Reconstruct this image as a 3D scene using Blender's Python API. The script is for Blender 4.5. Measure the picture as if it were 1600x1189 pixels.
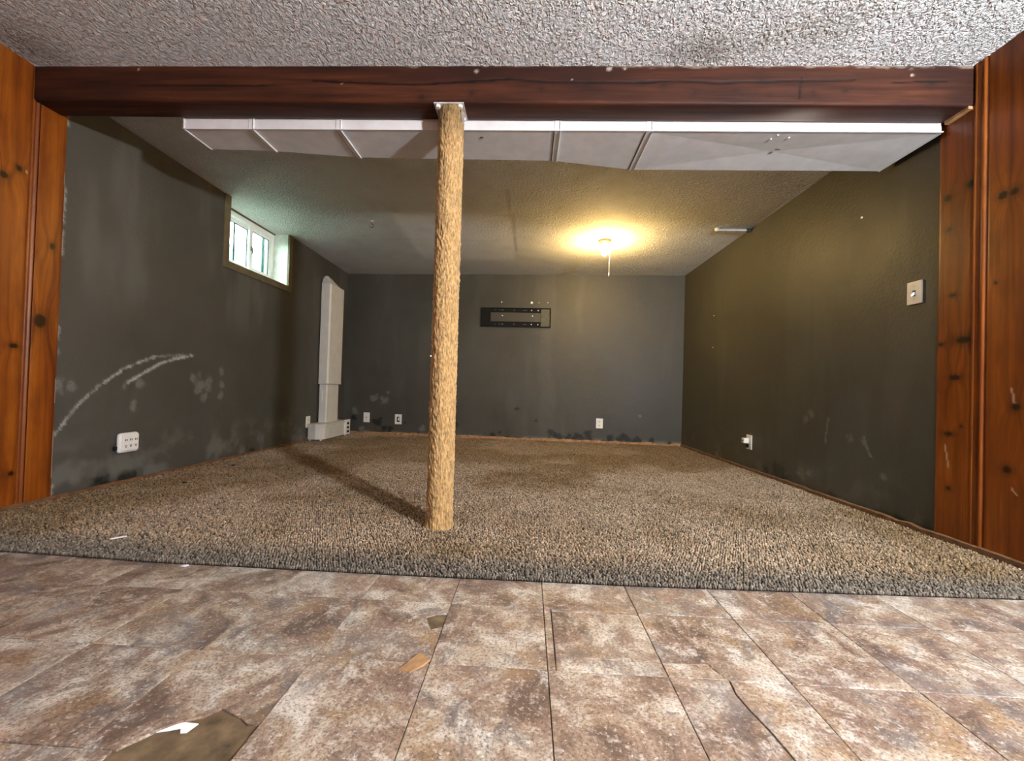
import bpy, bmesh, math, random
import numpy as np
from mathutils import Matrix, Vector

random.seed(7)
rng = np.random.default_rng(7)
scene = bpy.context.scene
for o in list(bpy.data.objects):
    bpy.data.objects.remove(o)
C = scene.collection

# ------------------------------------------------------------------ camera
F_PX, PITCH, YAW, ROLL, CAM_H = 640.0, 0.01367, 0.04035, -0.0296, 0.65281
fw = Vector((-math.sin(YAW)*math.cos(PITCH), math.cos(YAW)*math.cos(PITCH), math.sin(PITCH)))
rt0 = Vector((math.cos(YAW), math.sin(YAW), 0))
up0 = rt0.cross(fw)
rt = math.cos(ROLL)*rt0 - math.sin(ROLL)*up0
up = math.sin(ROLL)*rt0 + math.cos(ROLL)*up0
cd = bpy.data.cameras.new('camera')
cd.sensor_fit = 'HORIZONTAL'
cd.sensor_width = 36.0
cd.lens = F_PX/1600*36.0
cd.clip_start = 0.02
cam = bpy.data.objects.new('camera', cd)
C.objects.link(cam)
M = Matrix((rt, up, -fw)).transposed().to_4x4()
M.translation = (0, 0, CAM_H)
cam.matrix_world = M
scene.camera = cam

# ------------------------------------------------------------------ world (seen only through the basement window)
w = bpy.data.worlds.new('sky')
scene.world = w
w.use_nodes = True
bg = w.node_tree.nodes['Background']
bg.inputs[0].default_value = (0.84, 1.0, 0.86, 1)
bg.inputs[1].default_value = 12.0

# lamp strengths (the emitting meshes are built with their lamps below)
KEY_RADIANCE = 720.0      # frosted globe of the wall lamp in the front half of the room
KEY_COLOR = (0.86, 0.93, 1.0)
BULB_RADIANCE = 310.0     # bare bulb on the ceiling of the back half
BULB_COLOR = (1.0, 0.65, 0.22)
FILL_RADIANCE = 2.5       # fill panel added on the ceiling behind the viewer
FILL_COLOR = (1.0, 0.93, 0.84)

vs = scene.view_settings
vs.view_transform = 'Standard'
vs.look = 'None'
vs.exposure = 2.0
vs.gamma = 1.0
vs.use_curve_mapping = False

# ------------------------------------------------------------------ the planes of the room (metres)
def xl(y): return -2.41489 - 0.00798*y            # left wall
def xr(y): return 1.97581 - 0.00639*y             # right wall
def yb(x): return 5.30971 - 0.03254*x             # far wall
def zf(x, y): return 0.02376 - 0.00164*x - 0.01188*y   # carpet surface
def zc(x, y): return 2.14353 + 0.00414*x - 0.00676*y   # ceiling
CARPET_T = 0.014
def zv(x, y): return zf(x, y) - CARPET_T          # vinyl surface
Y_BACK = -2.6
Y_FARL, Y_FARR = 5.3897, 5.2468

# ------------------------------------------------------------------ numpy noise for stains
def vnoise(u, v, seed=0):
    r = np.random.default_rng(seed).random((64, 64))
    iu = np.floor(u).astype(int); iv = np.floor(v).astype(int)
    fu = u-iu; fv = v-iv
    fu = fu*fu*(3-2*fu); fv = fv*fv*(3-2*fv)
    a = r[iu % 64, iv % 64]; b = r[(iu+1) % 64, iv % 64]
    c = r[iu % 64, (iv+1) % 64]; d = r[(iu+1) % 64, (iv+1) % 64]
    return (a*(1-fu)+b*fu)*(1-fv)+(c*(1-fu)+d*fu)*fv
def fbm(u, v, s, seed=0, octv=4):
    t = 0; amp = .5; tot = 0
    for k in range(octv):
        t = t+amp*vnoise(u*s+17.3*k, v*s+5.1*k, seed+k); tot += amp; amp *= .5; s *= 2.03
    return t/tot
def sstep(a, b, x):
    t = np.clip((x-a)/(b-a), 0, 1); return t*t*(3-2*t)
def pdist(u, v, pts):
    d = np.full(u.shape, 1e9)
    for (a, b), (c, e) in zip(pts[:-1], pts[1:]):
        dx, dy = c-a, e-b
        t = np.clip(((u-a)*dx+(v-b)*dy)/(dx*dx+dy*dy+1e-12), 0, 1)
        d = np.minimum(d, np.hypot(u-a-t*dx, v-b-t*dy))
    return d
def blob(u, v, x, y, rx, ry, seed, edge=.55):
    n = fbm(u, v, 22, seed, 4)
    d = np.hypot((u-x)/rx, (v-y)/ry)
    return sstep(1.25, .35, d + (n-.5)*1.9)

# ------------------------------------------------------------------ node helpers
def newmat(name):
    m = bpy.data.materials.new(name); m.use_nodes = True
    nt = m.node_tree
    return m, nt, nt.nodes['Principled BSDF']
def N(nt, t, **kw):
    n = nt.nodes.new(t)
    for k, v in kw.items():
        if k in ('op', 'operation'): n.operation = v
        elif k == 'blend': n.blend_type = v
        elif k == 'dt': n.data_type = v
        elif k == 'attr': n.attribute_name = v
        elif k == 'dims': n.noise_dimensions = v
        else: setattr(n, k, v)
    return n
def L(nt, a, b): nt.links.new(a, b)
def noise(nt, vec, scale, detail=4, rough=.55, dist=0.0):
    n = N(nt, 'ShaderNodeTexNoise')
    n.inputs['Scale'].default_value = scale; n.inputs['Detail'].default_value = detail
    n.inputs['Roughness'].default_value = rough; n.inputs['Distortion'].default_value = dist
    if vec is not None: L(nt, vec, n.inputs['Vector'])
    return n.outputs['Fac']
def ramp(nt, fac, stops, interp='LINEAR'):
    r = N(nt, 'ShaderNodeValToRGB'); cr = r.color_ramp; cr.interpolation = interp
    while len(cr.elements) < len(stops): cr.elements.new(.5)
    for e, (p, c) in zip(cr.elements, stops):
        e.position = p; e.color = (c[0], c[1], c[2], 1) if not np.isscalar(c) else (c, c, c, 1)
    L(nt, fac, r.inputs[0]); return r.outputs[0]
def mix(nt, fac, a, b, blend='MIX'):
    n = N(nt, 'ShaderNodeMix', dt='RGBA'); n.blend_type = blend
    if isinstance(fac, (int, float)): n.inputs[0].default_value = fac
    else: L(nt, fac, n.inputs[0])
    for s, i in ((a, 6), (b, 7)):
        if isinstance(s, tuple): n.inputs[i].default_value = (*s[:3], 1)
        else: L(nt, s, n.inputs[i])
    return n.outputs[2]
def math_(nt, op, a, b=None):
    n = N(nt, 'ShaderNodeMath', op=op)
    for s, i in ((a, 0), (b, 1)):
        if s is None: continue
        if isinstance(s, (int, float)): n.inputs[i].default_value = s
        else: L(nt, s, n.inputs[i])
    return n.outputs[0]
def bump(nt, h, strength, dist, bs):
    b = N(nt, 'ShaderNodeBump'); b.inputs['Strength'].default_value = strength
    b.inputs['Distance'].default_value = dist
    L(nt, h, b.inputs['Height']); L(nt, b.outputs[0], bs.inputs['Normal'])
def coord(nt, kind='Object', scale=None, add=None):
    t = N(nt, 'ShaderNodeTexCoord').outputs[kind]
    if add is not None:
        va = N(nt, 'ShaderNodeVectorMath', op='ADD'); L(nt, t, va.inputs[0]); L(nt, add, va.inputs[1]); t = va.outputs[0]
    if scale:
        mp = N(nt, 'ShaderNodeMapping'); mp.inputs['Scale'].default_value = scale; L(nt, t, mp.inputs[0]); t = mp.outputs[0]
    return t
def chan(nt, attr='mask'):
    a = N(nt, 'ShaderNodeAttribute', attr=attr)
    s = N(nt, 'ShaderNodeSeparateColor'); L(nt, a.outputs['Color'], s.inputs[0])
    return s.outputs[0], s.outputs[1], s.outputs[2]
def plain(name, col, rough=.5, spec=.5, metal=0.0, var=.08, scale=30, bs_=0.0):
    m, nt, bs = newmat(name)
    v = coord(nt)
    n = noise(nt, v, scale, 4)
    lo = tuple(c*(1-var*2) for c in col); hi = tuple(min(1, c*(1+var)) for c in col)
    L(nt, ramp(nt, n, [(.3, lo), (.7, hi)]), bs.inputs['Base Color'])
    bs.inputs['Roughness'].default_value = rough
    bs.inputs['Specular IOR Level'].default_value = spec
    bs.inputs['Metallic'].default_value = metal
    if bs_: bump(nt, noise(nt, v, scale*3, 3), bs_, .002, bs)
    return m

# ------------------------------------------------------------------ materials
def mat_wall():
    m, nt, bs = newmat('olive_grey_wall_paint')
    g = coord(nt)
    n1 = noise(nt, g, 1.6, 5, .6)
    n2 = noise(nt, coord(nt, scale=(2.2, 2.2, .6)), 3.0, 4, .6)
    base = ramp(nt, n1, [(.3, (.050, .048, .038)), (.7, (.073, .070, .058))])
    base = mix(nt, math_(nt, 'MULTIPLY', n2, .30), base, (.086, .083, .080))
    r, gg, b = chan(nt)
    fine = noise(nt, g, 90, 4, .7)
    lt = math_(nt, 'MULTIPLY', r, ramp(nt, fine, [(.32, .25), (.62, 1.0)]))
    base = mix(nt, lt, base, (.52, .53, .50))
    dk = math_(nt, 'MULTIPLY', gg, ramp(nt, noise(nt, g, 45, 4, .7), [(.25, .35), (.5, 1.0)]))
    base = mix(nt, dk, base, (.010, .012, .009))
    base = mix(nt, b, base, (.33, .34, .31))
    L(nt, base, bs.inputs['Base Color'])
    rr = ramp(nt, n1, [(.3, .42), (.7, .58)])
    L(nt, rr, bs.inputs['Roughness'])
    bs.inputs['Specular IOR Level'].default_value = .28
    h = math_(nt, 'ADD', noise(nt, g, 55, 3, .5), math_(nt, 'MULTIPLY', noise(nt, g, 14, 2), .6))
    bump(nt, h, .4, .005, bs)
    return m
def mat_ceiling():
    m, nt, bs = newmat('textured_white_ceiling')
    g = coord(nt)
    r, gg, b = chan(nt)
    n1 = noise(nt, g, 2.0, 4)
    base = ramp(nt, n1, [(.3, (.83, .83, .82)), (.7, (.90, .90, .89))])
    base = mix(nt, math_(nt, 'MULTIPLY', r, .62), base, (.36, .29, .19))
    base = mix(nt, math_(nt, 'MULTIPLY', gg, ramp(nt, noise(nt, g, 130, 3, .7), [(.35, .15), (.6, 1.0)])), base, (.10, .085, .07))
    L(nt, base, bs.inputs['Base Color'])
    bs.inputs['Roughness'].default_value = .8
    bs.inputs['Specular IOR Level'].default_value = .2
    mp = coord(nt, scale=(1.25, .85, 1))
    a = noise(nt, mp, 48, 3, .55, .9)
    a = ramp(nt, a, [(.36, 0.0), (.60, 1.0)])
    c = noise(nt, g, 150, 2, .5)
    h = math_(nt, 'ADD', a, math_(nt, 'MULTIPLY', c, .5))
    st = math_(nt, 'SUBTRACT', 1.0, math_(nt, 'MULTIPLY', b, .75))
    h = math_(nt, 'MULTIPLY', h, st)
    bump(nt, h, 1.0, .015, bs)
    return m
def mat_pine(name, c_lo, c_mid, c_hi, rough=.32):
    m, nt, bs = newmat(name)
    g = coord(nt)
    knot, warp, nick = chan(nt)
    sp = N(nt, 'ShaderNodeSeparateXYZ'); L(nt, g, sp.inputs[0])
    oi = N(nt, 'ShaderNodeObjectInfo')
    cb = N(nt, 'ShaderNodeCombineXYZ')
    L(nt, math_(nt, 'MULTIPLY', warp, 30.0), cb.inputs[0])
    L(nt, math_(nt, 'MULTIPLY', sp.outputs[2], .9), cb.inputs[1])
    L(nt, math_(nt, 'MULTIPLY', oi.outputs['Random'], 37.0), cb.inputs[2])
    n = noise(nt, cb.outputs[0], 1.0, 5, .55, .4)
    fn = noise(nt, coord(nt, scale=(60, 60, 2.2)), 3.0, 3, .6)
    col = ramp(nt, n, [(.28, c_lo), (.5, c_mid), (.74, c_hi)])
    col = mix(nt, math_(nt, 'MULTIPLY', fn, .35), col, c_lo)
    pch = noise(nt, coord(nt, scale=(1, 5, 2.0)), 2.4, 3)
    col = mix(nt, ramp(nt, pch, [(.45, 0.0), (.72, .55)]), col, c_lo)
    col = mix(nt, knot, col, (.010, .003, .001))
    col = mix(nt, nick, col, (.62, .52, .40))
    L(nt, col, bs.inputs['Base Color'])
    bs.inputs['Roughness'].default_value = .40
    bs.inputs['Specular IOR Level'].default_value = .28
    bump(nt, fn, .10, .002, bs)
    return m
def mat_beam():
    m, nt, bs = newmat('dark_red_stained_beam_wood')
    knot, crack, pale = chan(nt)
    n = noise(nt, coord(nt, scale=(1.2, 18, 22)), 1.6, 5, .6, .3)
    fn = noise(nt, coord(nt, scale=(3, 60, 80)), 2.0, 3)
    col = ramp(nt, n, [(.3, (.024, .007, .003)), (.52, (.066, .019, .008)), (.75, (.115, .036, .013))])
    col = mix(nt, math_(nt, 'MULTIPLY', fn, .4), col, (.020, .006, .003))
    big = noise(nt, coord(nt, scale=(1, 3, 3)), 1.3, 3)
    col = mix(nt, ramp(nt, big, [(.38, .75), (.6, 0.0)]), col, (.018, .006, .004))
    col = mix(nt, knot, col, (.012, .005, .003))
    col = mix(nt, crack, col, (.004, .002, .001))
    col = mix(nt, pale, col, (.42, .36, .29))
    L(nt, col, bs.inputs['Base Color'])
    bs.inputs['Roughness'].default_value = .6
    bs.inputs['Specular IOR Level'].default_value = .2
    bump(nt, fn, .25, .003, bs)
    return m
def mat_tile():
    m, nt, bs = newmat('mottled_stone_print_vinyl')
    oi = N(nt, 'ShaderNodeObjectInfo')
    sc = N(nt, 'ShaderNodeVectorMath', op='SCALE'); sc.inputs[3].default_value = 90.0
    cb = N(nt, 'ShaderNodeCombineXYZ'); L(nt, oi.outputs['Random'], cb.inputs[0]); L(nt, oi.outputs['Random'], cb.inputs[1])
    L(nt, cb.outputs[0], sc.inputs[0])
    g = coord(nt, add=sc.outputs[0])
    a = noise(nt, g, 5.5, 9, .68, .6)
    b = noise(nt, g, 8.0, 9, .70, .9)
    c = noise(nt, g, 15.0, 8, .74, .4)
    f = noise(nt, g, 150, 4, .7)
    col = ramp(nt, a, [(.38, (.115, .075, .055)), (.45, (.235, .160, .112)), (.50, (.335, .250, .180)), (.55, (.43, .365, .285)), (.61, (.58, .54, .47))])
    col = mix(nt, ramp(nt, b, [(.49, 0.0), (.60, .75)]), col, (.185, .115, .088))
    d2 = noise(nt, g, 6.0, 8, .72, 1.0)
    col = mix(nt, ramp(nt, d2, [(.55, 0.0), (.63, .75)]), col, (.120, .108, .105))
    d3 = noise(nt, g, 7.0, 5, .6, .6)
    col = mix(nt, ramp(nt, d3, [(.54, 0.0), (.66, .55)]), col, (.32, .205, .095))
    col = mix(nt, ramp(nt, c, [(.53, 0.0), (.63, .70)]), col, (.58, .535, .465))
    col = mix(nt, ramp(nt, f, [(.38, .75), (.52, 0.0)]), col, (.085, .055, .045))
    d4 = noise(nt, g, 4.0, 8, .72, .7)
    col = mix(nt, ramp(nt, d4, [(.53, 0.0), (.62, .55)]), col, (.150, .140, .138))
    f2 = noise(nt, g, 90, 5, .75)
    col = mix(nt, ramp(nt, f2, [(.56, 0.0), (.64, .60)]), col, (.62, .59, .53))
    L(nt, col, bs.inputs['Base Color'])
    L(nt, ramp(nt, c, [(.3, .36), (.7, .56)]), bs.inputs['Roughness'])
    bs.inputs['Specular IOR Level'].default_value = .45
    bump(nt, math_(nt, 'ADD', c, math_(nt, 'MULTIPLY', f, .5)), .5, .005, bs)
    return m
def mat_carpet(name, attr_mult=True):
    m, nt, bs = newmat(name)
    a = N(nt, 'ShaderNodeAttribute', attr='mask').outputs['Color']
    n = noise(nt, coord(nt), 420, 2)
    col = mix(nt, 1.0, a, ramp(nt, n, [(.3, .6), (.7, 1.1)]), 'MULTIPLY')
    L(nt, col, bs.inputs['Base Color'])
    bs.inputs['Roughness'].default_value = .95
    bs.inputs['Specular IOR Level'].default_value = .05
    bs.inputs['Sheen Weight'].default_value = .12
    return m
def mat_glass():
    m, nt, bs = newmat('window_glass')
    bs.inputs['Base Color'].default_value = (.90, .98, .97, 1)
    bs.inputs['Roughness'].default_value = .02
    bs.inputs['Transmission Weight'].default_value = 1.0
    bs.inputs['IOR'].default_value = 1.02
    n = noise(nt, coord(nt), 3, 2)
    L(nt, ramp(nt, n, [(.3, (.86, .97, .96)), (.7, (.93, .99, .98))]), bs.inputs['Base Color'])
    return m
def mat_emit(name, col, strength):
    m, nt, bs = newmat(name)
    bs.inputs['Base Color'].default_value = (.9, .88, .85, 1)
    n = noise(nt, coord(nt), 6, 1)
    L(nt, ramp(nt, n, [(.2, tuple(c*.98 for c in col)), (.8, col)]), bs.inputs['Emission Color'])
    bs.inputs['Emission Strength'].default_value = strength
    return m

M_WALL = mat_wall(); M_CEIL = mat_ceiling(); M_BEAM = mat_beam(); M_TILE = mat_tile()
M_PINE = mat_pine('knotty_orange_pine', (.098, .020, .003), (.235, .060, .005), (.375, .115, .009))
M_TRIMWOOD = plain('brown_baseboard_wood', (.17, .085, .042), .5, .4, var=.25, scale=25)
M_RAWWOOD = plain('raw_orange_wood_strip', (.42, .22, .10), .6, .3, var=.25, scale=30)
M_SUB = plain('brown_subfloor', (.150, .105, .058), .75, .3, var=.35, scale=18, bs_=.4)
M_CARPET = mat_carpet('taupe_berber_carpet'); M_POST = mat_carpet('tan_shag_carpet')
M_WHITE = plain('white_painted_metal', (.74, .74, .74), .42, .5, var=.05, scale=12)
M_PLATE = plain('white_plastic', (.80, .79, .75), .38, .5, var=.03)
M_TOWER = plain('off_white_plastic', (.66, .65, .60), .45, .5, var=.04, scale=8)
M_BLACK = plain('black_plastic', (.008, .008, .009), .7, .15, var=.1)
M_GREYPL = plain('grey_plate_and_sheen', (.10, .105, .085), .6, .2, var=.1)  # grey small parts, and the reflection painted on the bracket end plate
M_VINYLW = plain('white_window_vinyl', (.80, .83, .83), .35, .5, var=.03)
M_CASING = plain('olive_tan_casing_paint', (.13, .105, .060), .55, .4, var=.12, scale=20)
M_PLASTER = plain('white_plaster_reveal', (.74, .77, .72), .8, .2, var=.08, scale=20, bs_=.5)
M_GLASS = mat_glass()
M_GASKET = plain('teal_grey_gasket', (.10, .17, .17), .6, .2)
M_STEEL = plain('galvanised_plate', (.62, .62, .60), .45, .5, metal=.35, var=.12, scale=30)
M_BRASS = plain('tan_fixture_metal', (.16, .10, .035), .5, .4, metal=.3, var=.1)
M_PORC = plain('porcelain', (.85, .83, .78), .3, .5, var=.02)
M_CORD = plain('pull_cord_white', (.85, .82, .72), .7, .2, var=.03)
M_CHIP = plain('tan_tile_backing', (.36, .21, .10), .7, .3, var=.15, scale=60)
M_PAPER = plain('white_torn_paper', (.80, .81, .83), .8, .2, var=.05, scale=60)
M_SEAMDK = plain('dark_seam_gap', (.05, .05, .05), .6, .3)
M_LEAF = plain('green_leaf', (.10, .24, .12), .6, .3, var=.3)
M_WELL = plain('pale_galvanised_well', (.16, .27, .25), .6, .4, var=.2, scale=6)
M_SOIL = plain('gravel_soil', (.30, .30, .25), .9, .1, var=.3, scale=40)
M_KEY = mat_emit('frosted_lamp_glass', KEY_COLOR, KEY_RADIANCE)
M_BULB = mat_emit('glowing_bulb_glass', BULB_COLOR, BULB_RADIANCE)
M_FILL = mat_emit('fill_panel_glow', FILL_COLOR, FILL_RADIANCE)

# ------------------------------------------------------------------ mesh helpers
def obj(name, me, mat=None, parent=None, loc=None, smooth=False):
    if isinstance(me, bmesh.types.BMesh):
        b = me; bmesh.ops.recalc_face_normals(b, faces=b.faces)
        me = bpy.data.meshes.new(name); b.to_mesh(me); b.free()
    o = bpy.data.objects.new(name, me); C.objects.link(o)
    if mat is not None and not me.materials: me.materials.append(mat)
    if loc is not None: o.location = loc
    if parent is not None:
        o.parent = parent
    if smooth: me.polygons.foreach_set('use_smooth', [True]*len(me.polygons))
    return o
def tag(o, label, cat, group=None):
    o['label'] = label; o['category'] = cat
    if group: o['group'] = group
    return o
def struct(o, label=None):
    o['kind'] = 'structure'
    if label: o['label'] = label
    return o
def empty(name, loc=(0, 0, 0), rot=(0, 0, 0)):
    o = bpy.data.objects.new(name, None); C.objects.link(o); o.location = loc; o.rotation_euler = rot
    o.empty_display_size = .05
    return o
def box(b, lo, hi, bev=0.0, seg=2):
    x0, y0, z0 = lo; x1, y1, z1 = hi
    v = [b.verts.new(p) for p in ((x0,y0,z0),(x1,y0,z0),(x1,y1,z0),(x0,y1,z0),(x0,y0,z1),(x1,y0,z1),(x1,y1,z1),(x0,y1,z1))]
    fs = [b.faces.new([v[i] for i in f]) for f in ((3,2,1,0),(4,5,6,7),(0,1,5,4),(1,2,6,5),(2,3,7,6),(3,0,4,7))]
    if bev:
        es = list({e for f in fs for e in f.edges})
        bmesh.ops.bevel(b, geom=es, offset=bev, segments=seg, affect='EDGES', profile=.5)
    return b
def boxm(lo, hi, bev=0.0, seg=2): return box(bmesh.new(), lo, hi, bev, seg)
def prism(b, pts, d0, d1):
    """pts: list of 3D-building function results; d0/d1: functions (u,v)->Vector for the two caps"""
    a = [b.verts.new(d0(*p)) for p in pts]; c = [b.verts.new(d1(*p)) for p in pts]
    b.faces.new(a[::-1]); b.faces.new(c)
    n = len(pts)
    for i in range(n): b.faces.new((a[i], a[(i+1) % n], c[(i+1) % n], c[i]))
    return b
def lathe(b, prof, seg=24, axis='Z', org=(0, 0, 0)):
    rings = []
    for r, h in prof:
        ring = []
        for k in range(seg):
            t = 2*math.pi*k/seg
            p = (r*math.cos(t), r*math.sin(t), h)
            if axis == 'X': p = (h, r*math.cos(t), r*math.sin(t))
            if axis == 'Y': p = (r*math.cos(t), h, r*math.sin(t))
            ring.append(b.verts.new((p[0]+org[0], p[1]+org[1], p[2]+org[2])))
        rings.append(ring)
    for A, B in zip(rings[:-1], rings[1:]):
        for k in range(seg): b.faces.new((A[k], A[(k+1) % seg], B[(k+1) % seg], B[k]))
    b.faces.new(rings[0][::-1]); b.faces.new(rings[-1])
    return b
def tube(b, pts, r, seg=10):
    pts = [Vector(p) for p in pts]; rings = []
    for i, p in enumerate(pts):
        d = (pts[min(i+1, len(pts)-1)]-pts[max(i-1, 0)]).normalized()
        s = d.cross(Vector((0, 0, 1)) if abs(d.z) < .9 else Vector((1, 0, 0))).normalized(); t = d.cross(s)
        rings.append([b.verts.new(p+r*(math.cos(2*math.pi*k/seg)*s+math.sin(2*math.pi*k/seg)*t)) for k in range(seg)])
    for A, B in zip(rings[:-1], rings[1:]):
        for k in range(seg): b.faces.new((A[k], A[(k+1) % seg], B[(k+1) % seg], B[k]))
    b.faces.new(rings[0][::-1]); b.faces.new(rings[-1])
    return b
def mesh_np(name, co, faces, col=None, smooth=False):
    """co (n,3), faces (m,k) arrays, col (n,3) vertex colours called mask"""
    me = bpy.data.meshes.new(name)
    co = np.ascontiguousarray(co, np.float32); faces = np.ascontiguousarray(faces, np.int32)
    m, k = faces.shape
    me.vertices.add(len(co)); me.vertices.foreach_set('co', co.ravel())
    me.loops.add(m*k); me.loops.foreach_set('vertex_index', faces.ravel())
    me.polygons.add(m)
    me.polygons.foreach_set('loop_start', np.arange(0, m*k, k, dtype=np.int32))
    if smooth: me.polygons.foreach_set('use_smooth', np.ones(m, bool))
    me.update(calc_edges=True)
    if col is not None:
        at = me.color_attributes.new('mask', 'FLOAT_COLOR', 'POINT')
        c4 = np.ones((len(co), 4), np.float32); c4[:, :3] = col
        at.data.foreach_set('color', c4.ravel())
    me.validate()
    return me
def grid_faces(nu, nv):
    i = np.arange(nu-1)[:, None]; j = np.arange(nv-1)[None, :]
    a = i*nv+j
    return np.stack([a, a+nv, a+nv+1, a+1], -1).reshape(-1, 4)
def axis_pts(a, b, step, extra=()):
    n = max(2, int(round((b-a)/step))+1)
    p = np.linspace(a, b, n)
    for e in extra: p[np.argmin(abs(p-e))] = e
    return p
def sheet(us, vs, fn, maskfn, flip=False, hole=None):
    U, V = np.meshgrid(us, vs, indexing='ij')
    co = np.stack(fn(U, V), -1).reshape(-1, 3)
    f = grid_faces(len(us), len(vs))
    if hole:
        cu = ((us[:-1]+us[1:])/2)[:, None]; cv = ((vs[:-1]+vs[1:])/2)[None, :]
        keep = ~((cu > hole[0]) & (cu < hole[1]) & (cv > hole[2]) & (cv < hole[3]))
        f = f[keep.ravel()]
    if flip: f = f[:, ::-1]
    return co, f, maskfn(U, V).reshape(-1, 3)
def stack3(*a): return np.stack([np.clip(x, 0, 1) for x in a], -1)

# ================================================================== THE SETTING
# ---- subfloor with the vinyl tiles as its pieces
def slab(name, x0, x1, y0, y1, zfun, t, mat):
    b = bmesh.new()
    top = [b.verts.new((x, y, zfun(x, y))) for x, y in ((x0, y0), (x1, y0), (x1, y1), (x0, y1))]
    bot = [b.verts.new((v.co.x, v.co.y, v.co.z-t)) for v in top]
    b.faces.new(top); b.faces.new(bot[::-1])
    for i in range(4): b.faces.new((top[i], bot[i], bot[(i+1) % 4], top[(i+1) % 4]))
    return obj(name, b, mat)
floor = struct(slab('floor', -2.52, 2.1, Y_BACK-.1, 5.5, lambda x, y: zv(x, y)-.0045, .08, M_SUB),
               'brown subfloor covered with mottled vinyl tiles')

K = 1.022
XS = [(.0624+.2700*i)*K for i in range(-9, 8)]
YS = [(.9400+.2640*i)*K for i in range(-13, 3)]
GAP = .0010
def tile_poly(pts, lift=0.0, th=.0042):
    cx = sum(p[0] for p in pts)/len(pts); cy = sum(p[1] for p in pts)/len(pts)
    b = bmesh.new()
    prism(b, [(p[0]-cx, p[1]-cy) for p in pts], lambda u, v: Vector((u, v, -th)), lambda u, v: Vector((u, v, 0)))
    bmesh.ops.recalc_face_normals(b, faces=b.faces)
    es = [e for e in b.edges if all(v.co.z > -1e-5 for v in e.verts)]
    bmesh.ops.bevel(b, geom=es, offset=.0009, segments=1, affect='EDGES')
    o = obj('tile', b, M_TILE, floor, (cx, cy, zv(cx, cy)+lift))
    o.rotation_euler = (-.01188+rng.normal(0, .0006), .00164+rng.normal(0, .0006), 0)
    return o
def rect(x0, x1, y0, y1): return [(x0+GAP, y0+GAP), (x1-GAP, y0+GAP), (x1-GAP, y1-GAP), (x0+GAP, y1-GAP)]
def kk(pts): return [(x*K, y*K) for x, y in pts]
special = {}
ci = lambda x: min(range(len(XS)), key=lambda i: abs(XS[i]-x*K))
ri = lambda y: min(range(len(YS)), key=lambda i: abs(YS[i]-y*K))
c_m, r_m = ci(-.7476), ri(.676)
xa, xb_ = -.7476, -.4776
special[(c_m, r_m)] = [kk([(xa+.001, .677), (xa+.001, .939), (xb_-.001, .939), (xb_-.001, .748), (-.500, .745), (-.520, .757), (-.545, .766), (-.573, .777),
                           (-.592, .755), (-.612, .746), (-.628, .738), (-.646, .722), (-.662, .700), (-.676, .684), (-.680, .677)])]
special[(c_m, r_m-1)] = [kk([(xa+.001, .413), (xa+.001, .675), (-.686, .675), (-.688, .610), (-.60, .570), (-.55, .585), (xb_-.001, .600), (xb_-.001, .413)])]
c_c = ci(-.4776)
special[(c_c, ri(.94))] = [kk([(-.4766, .941), (-.4766, 1.203), (-.2086, 1.203), (-.2086, 1.150), (-.236, 1.146), (-.262, 1.128), (-.250, 1.098), (-.236, 1.070), (-.226, 1.076), (-.2086, 1.085), (-.2086, .952),
                               (-.222, .941)]) ]
special[(ci(.0624), ri(.94))] = [kk([(.0634, .941), (.0634, 1.203), (.082, 1.203), (.0805, .941)]),
                                 kk([(.0835, .987), (.0845, 1.188), (.3310, 1.190), (.3310, .989)]),
                                 kk([(.0822, .941), (.0828, .9845), (.3314, .9870), (.3314, .941)]),
                                 kk([(.0845, 1.1905), (.0845, 1.203), (.3314, 1.203), (.3314, 1.1925)])]
special[(ci(.3324), ri(.94))] = [kk([(.3334, .990), (.3334, 1.203), (.6014, 1.203), (.6014, .941), (.468, .941), (.452, .965), (.443, .9905)]),
                                 kk([(.3334, .941), (.3334, .9875), (.4405, .9885), (.450, .963), (.465, .941)])]
special[(ci(.3324), ri(.676))] = [kk([(.3334, .677), (.3334, .939), (.4645, .939), (.458, .90), (.463, .862), (.476, .80), (.49, .677)]),
                                  kk([(.493, .677), (.479, .80), (.4655, .862), (.461, .90), (.4675, .939), (.6014, .939), (.6014, .677)])]
for i in range(len(XS)-1):
    for j in range(len(YS)-1):
        if (i, j) in special:
            for n_, p in enumerate(special[(i, j)]): tile_poly(p, lift=.0008 if n_ == 1 else 0)
        else:
            x0, x1 = max(XS[i], -2.43), min(XS[i+1], 1.97)
            if x1-x0 < .02: continue
            tile_poly(rect(x0, x1, YS[j], YS[j+1]), lift=float(abs(rng.normal(0, .0004))))
# white torn paper left in the hole of the broken tile
b = bmesh.new()
pp = kk([(-.656, .716), (-.640, .733), (-.628, .744), (-.590, .742), (-.596, .722), (-.606, .720), (-.614, .730), (-.630, .724)])
prism(b, pp, lambda u, v: Vector((u, v, zv(u, v)-.0044)), lambda u, v: Vector((u, v, zv(u, v)-.0030)))
pb = obj('paper_backing', b, M_PAPER, floor); pb['label'] = 'torn white paper backing'

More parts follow.
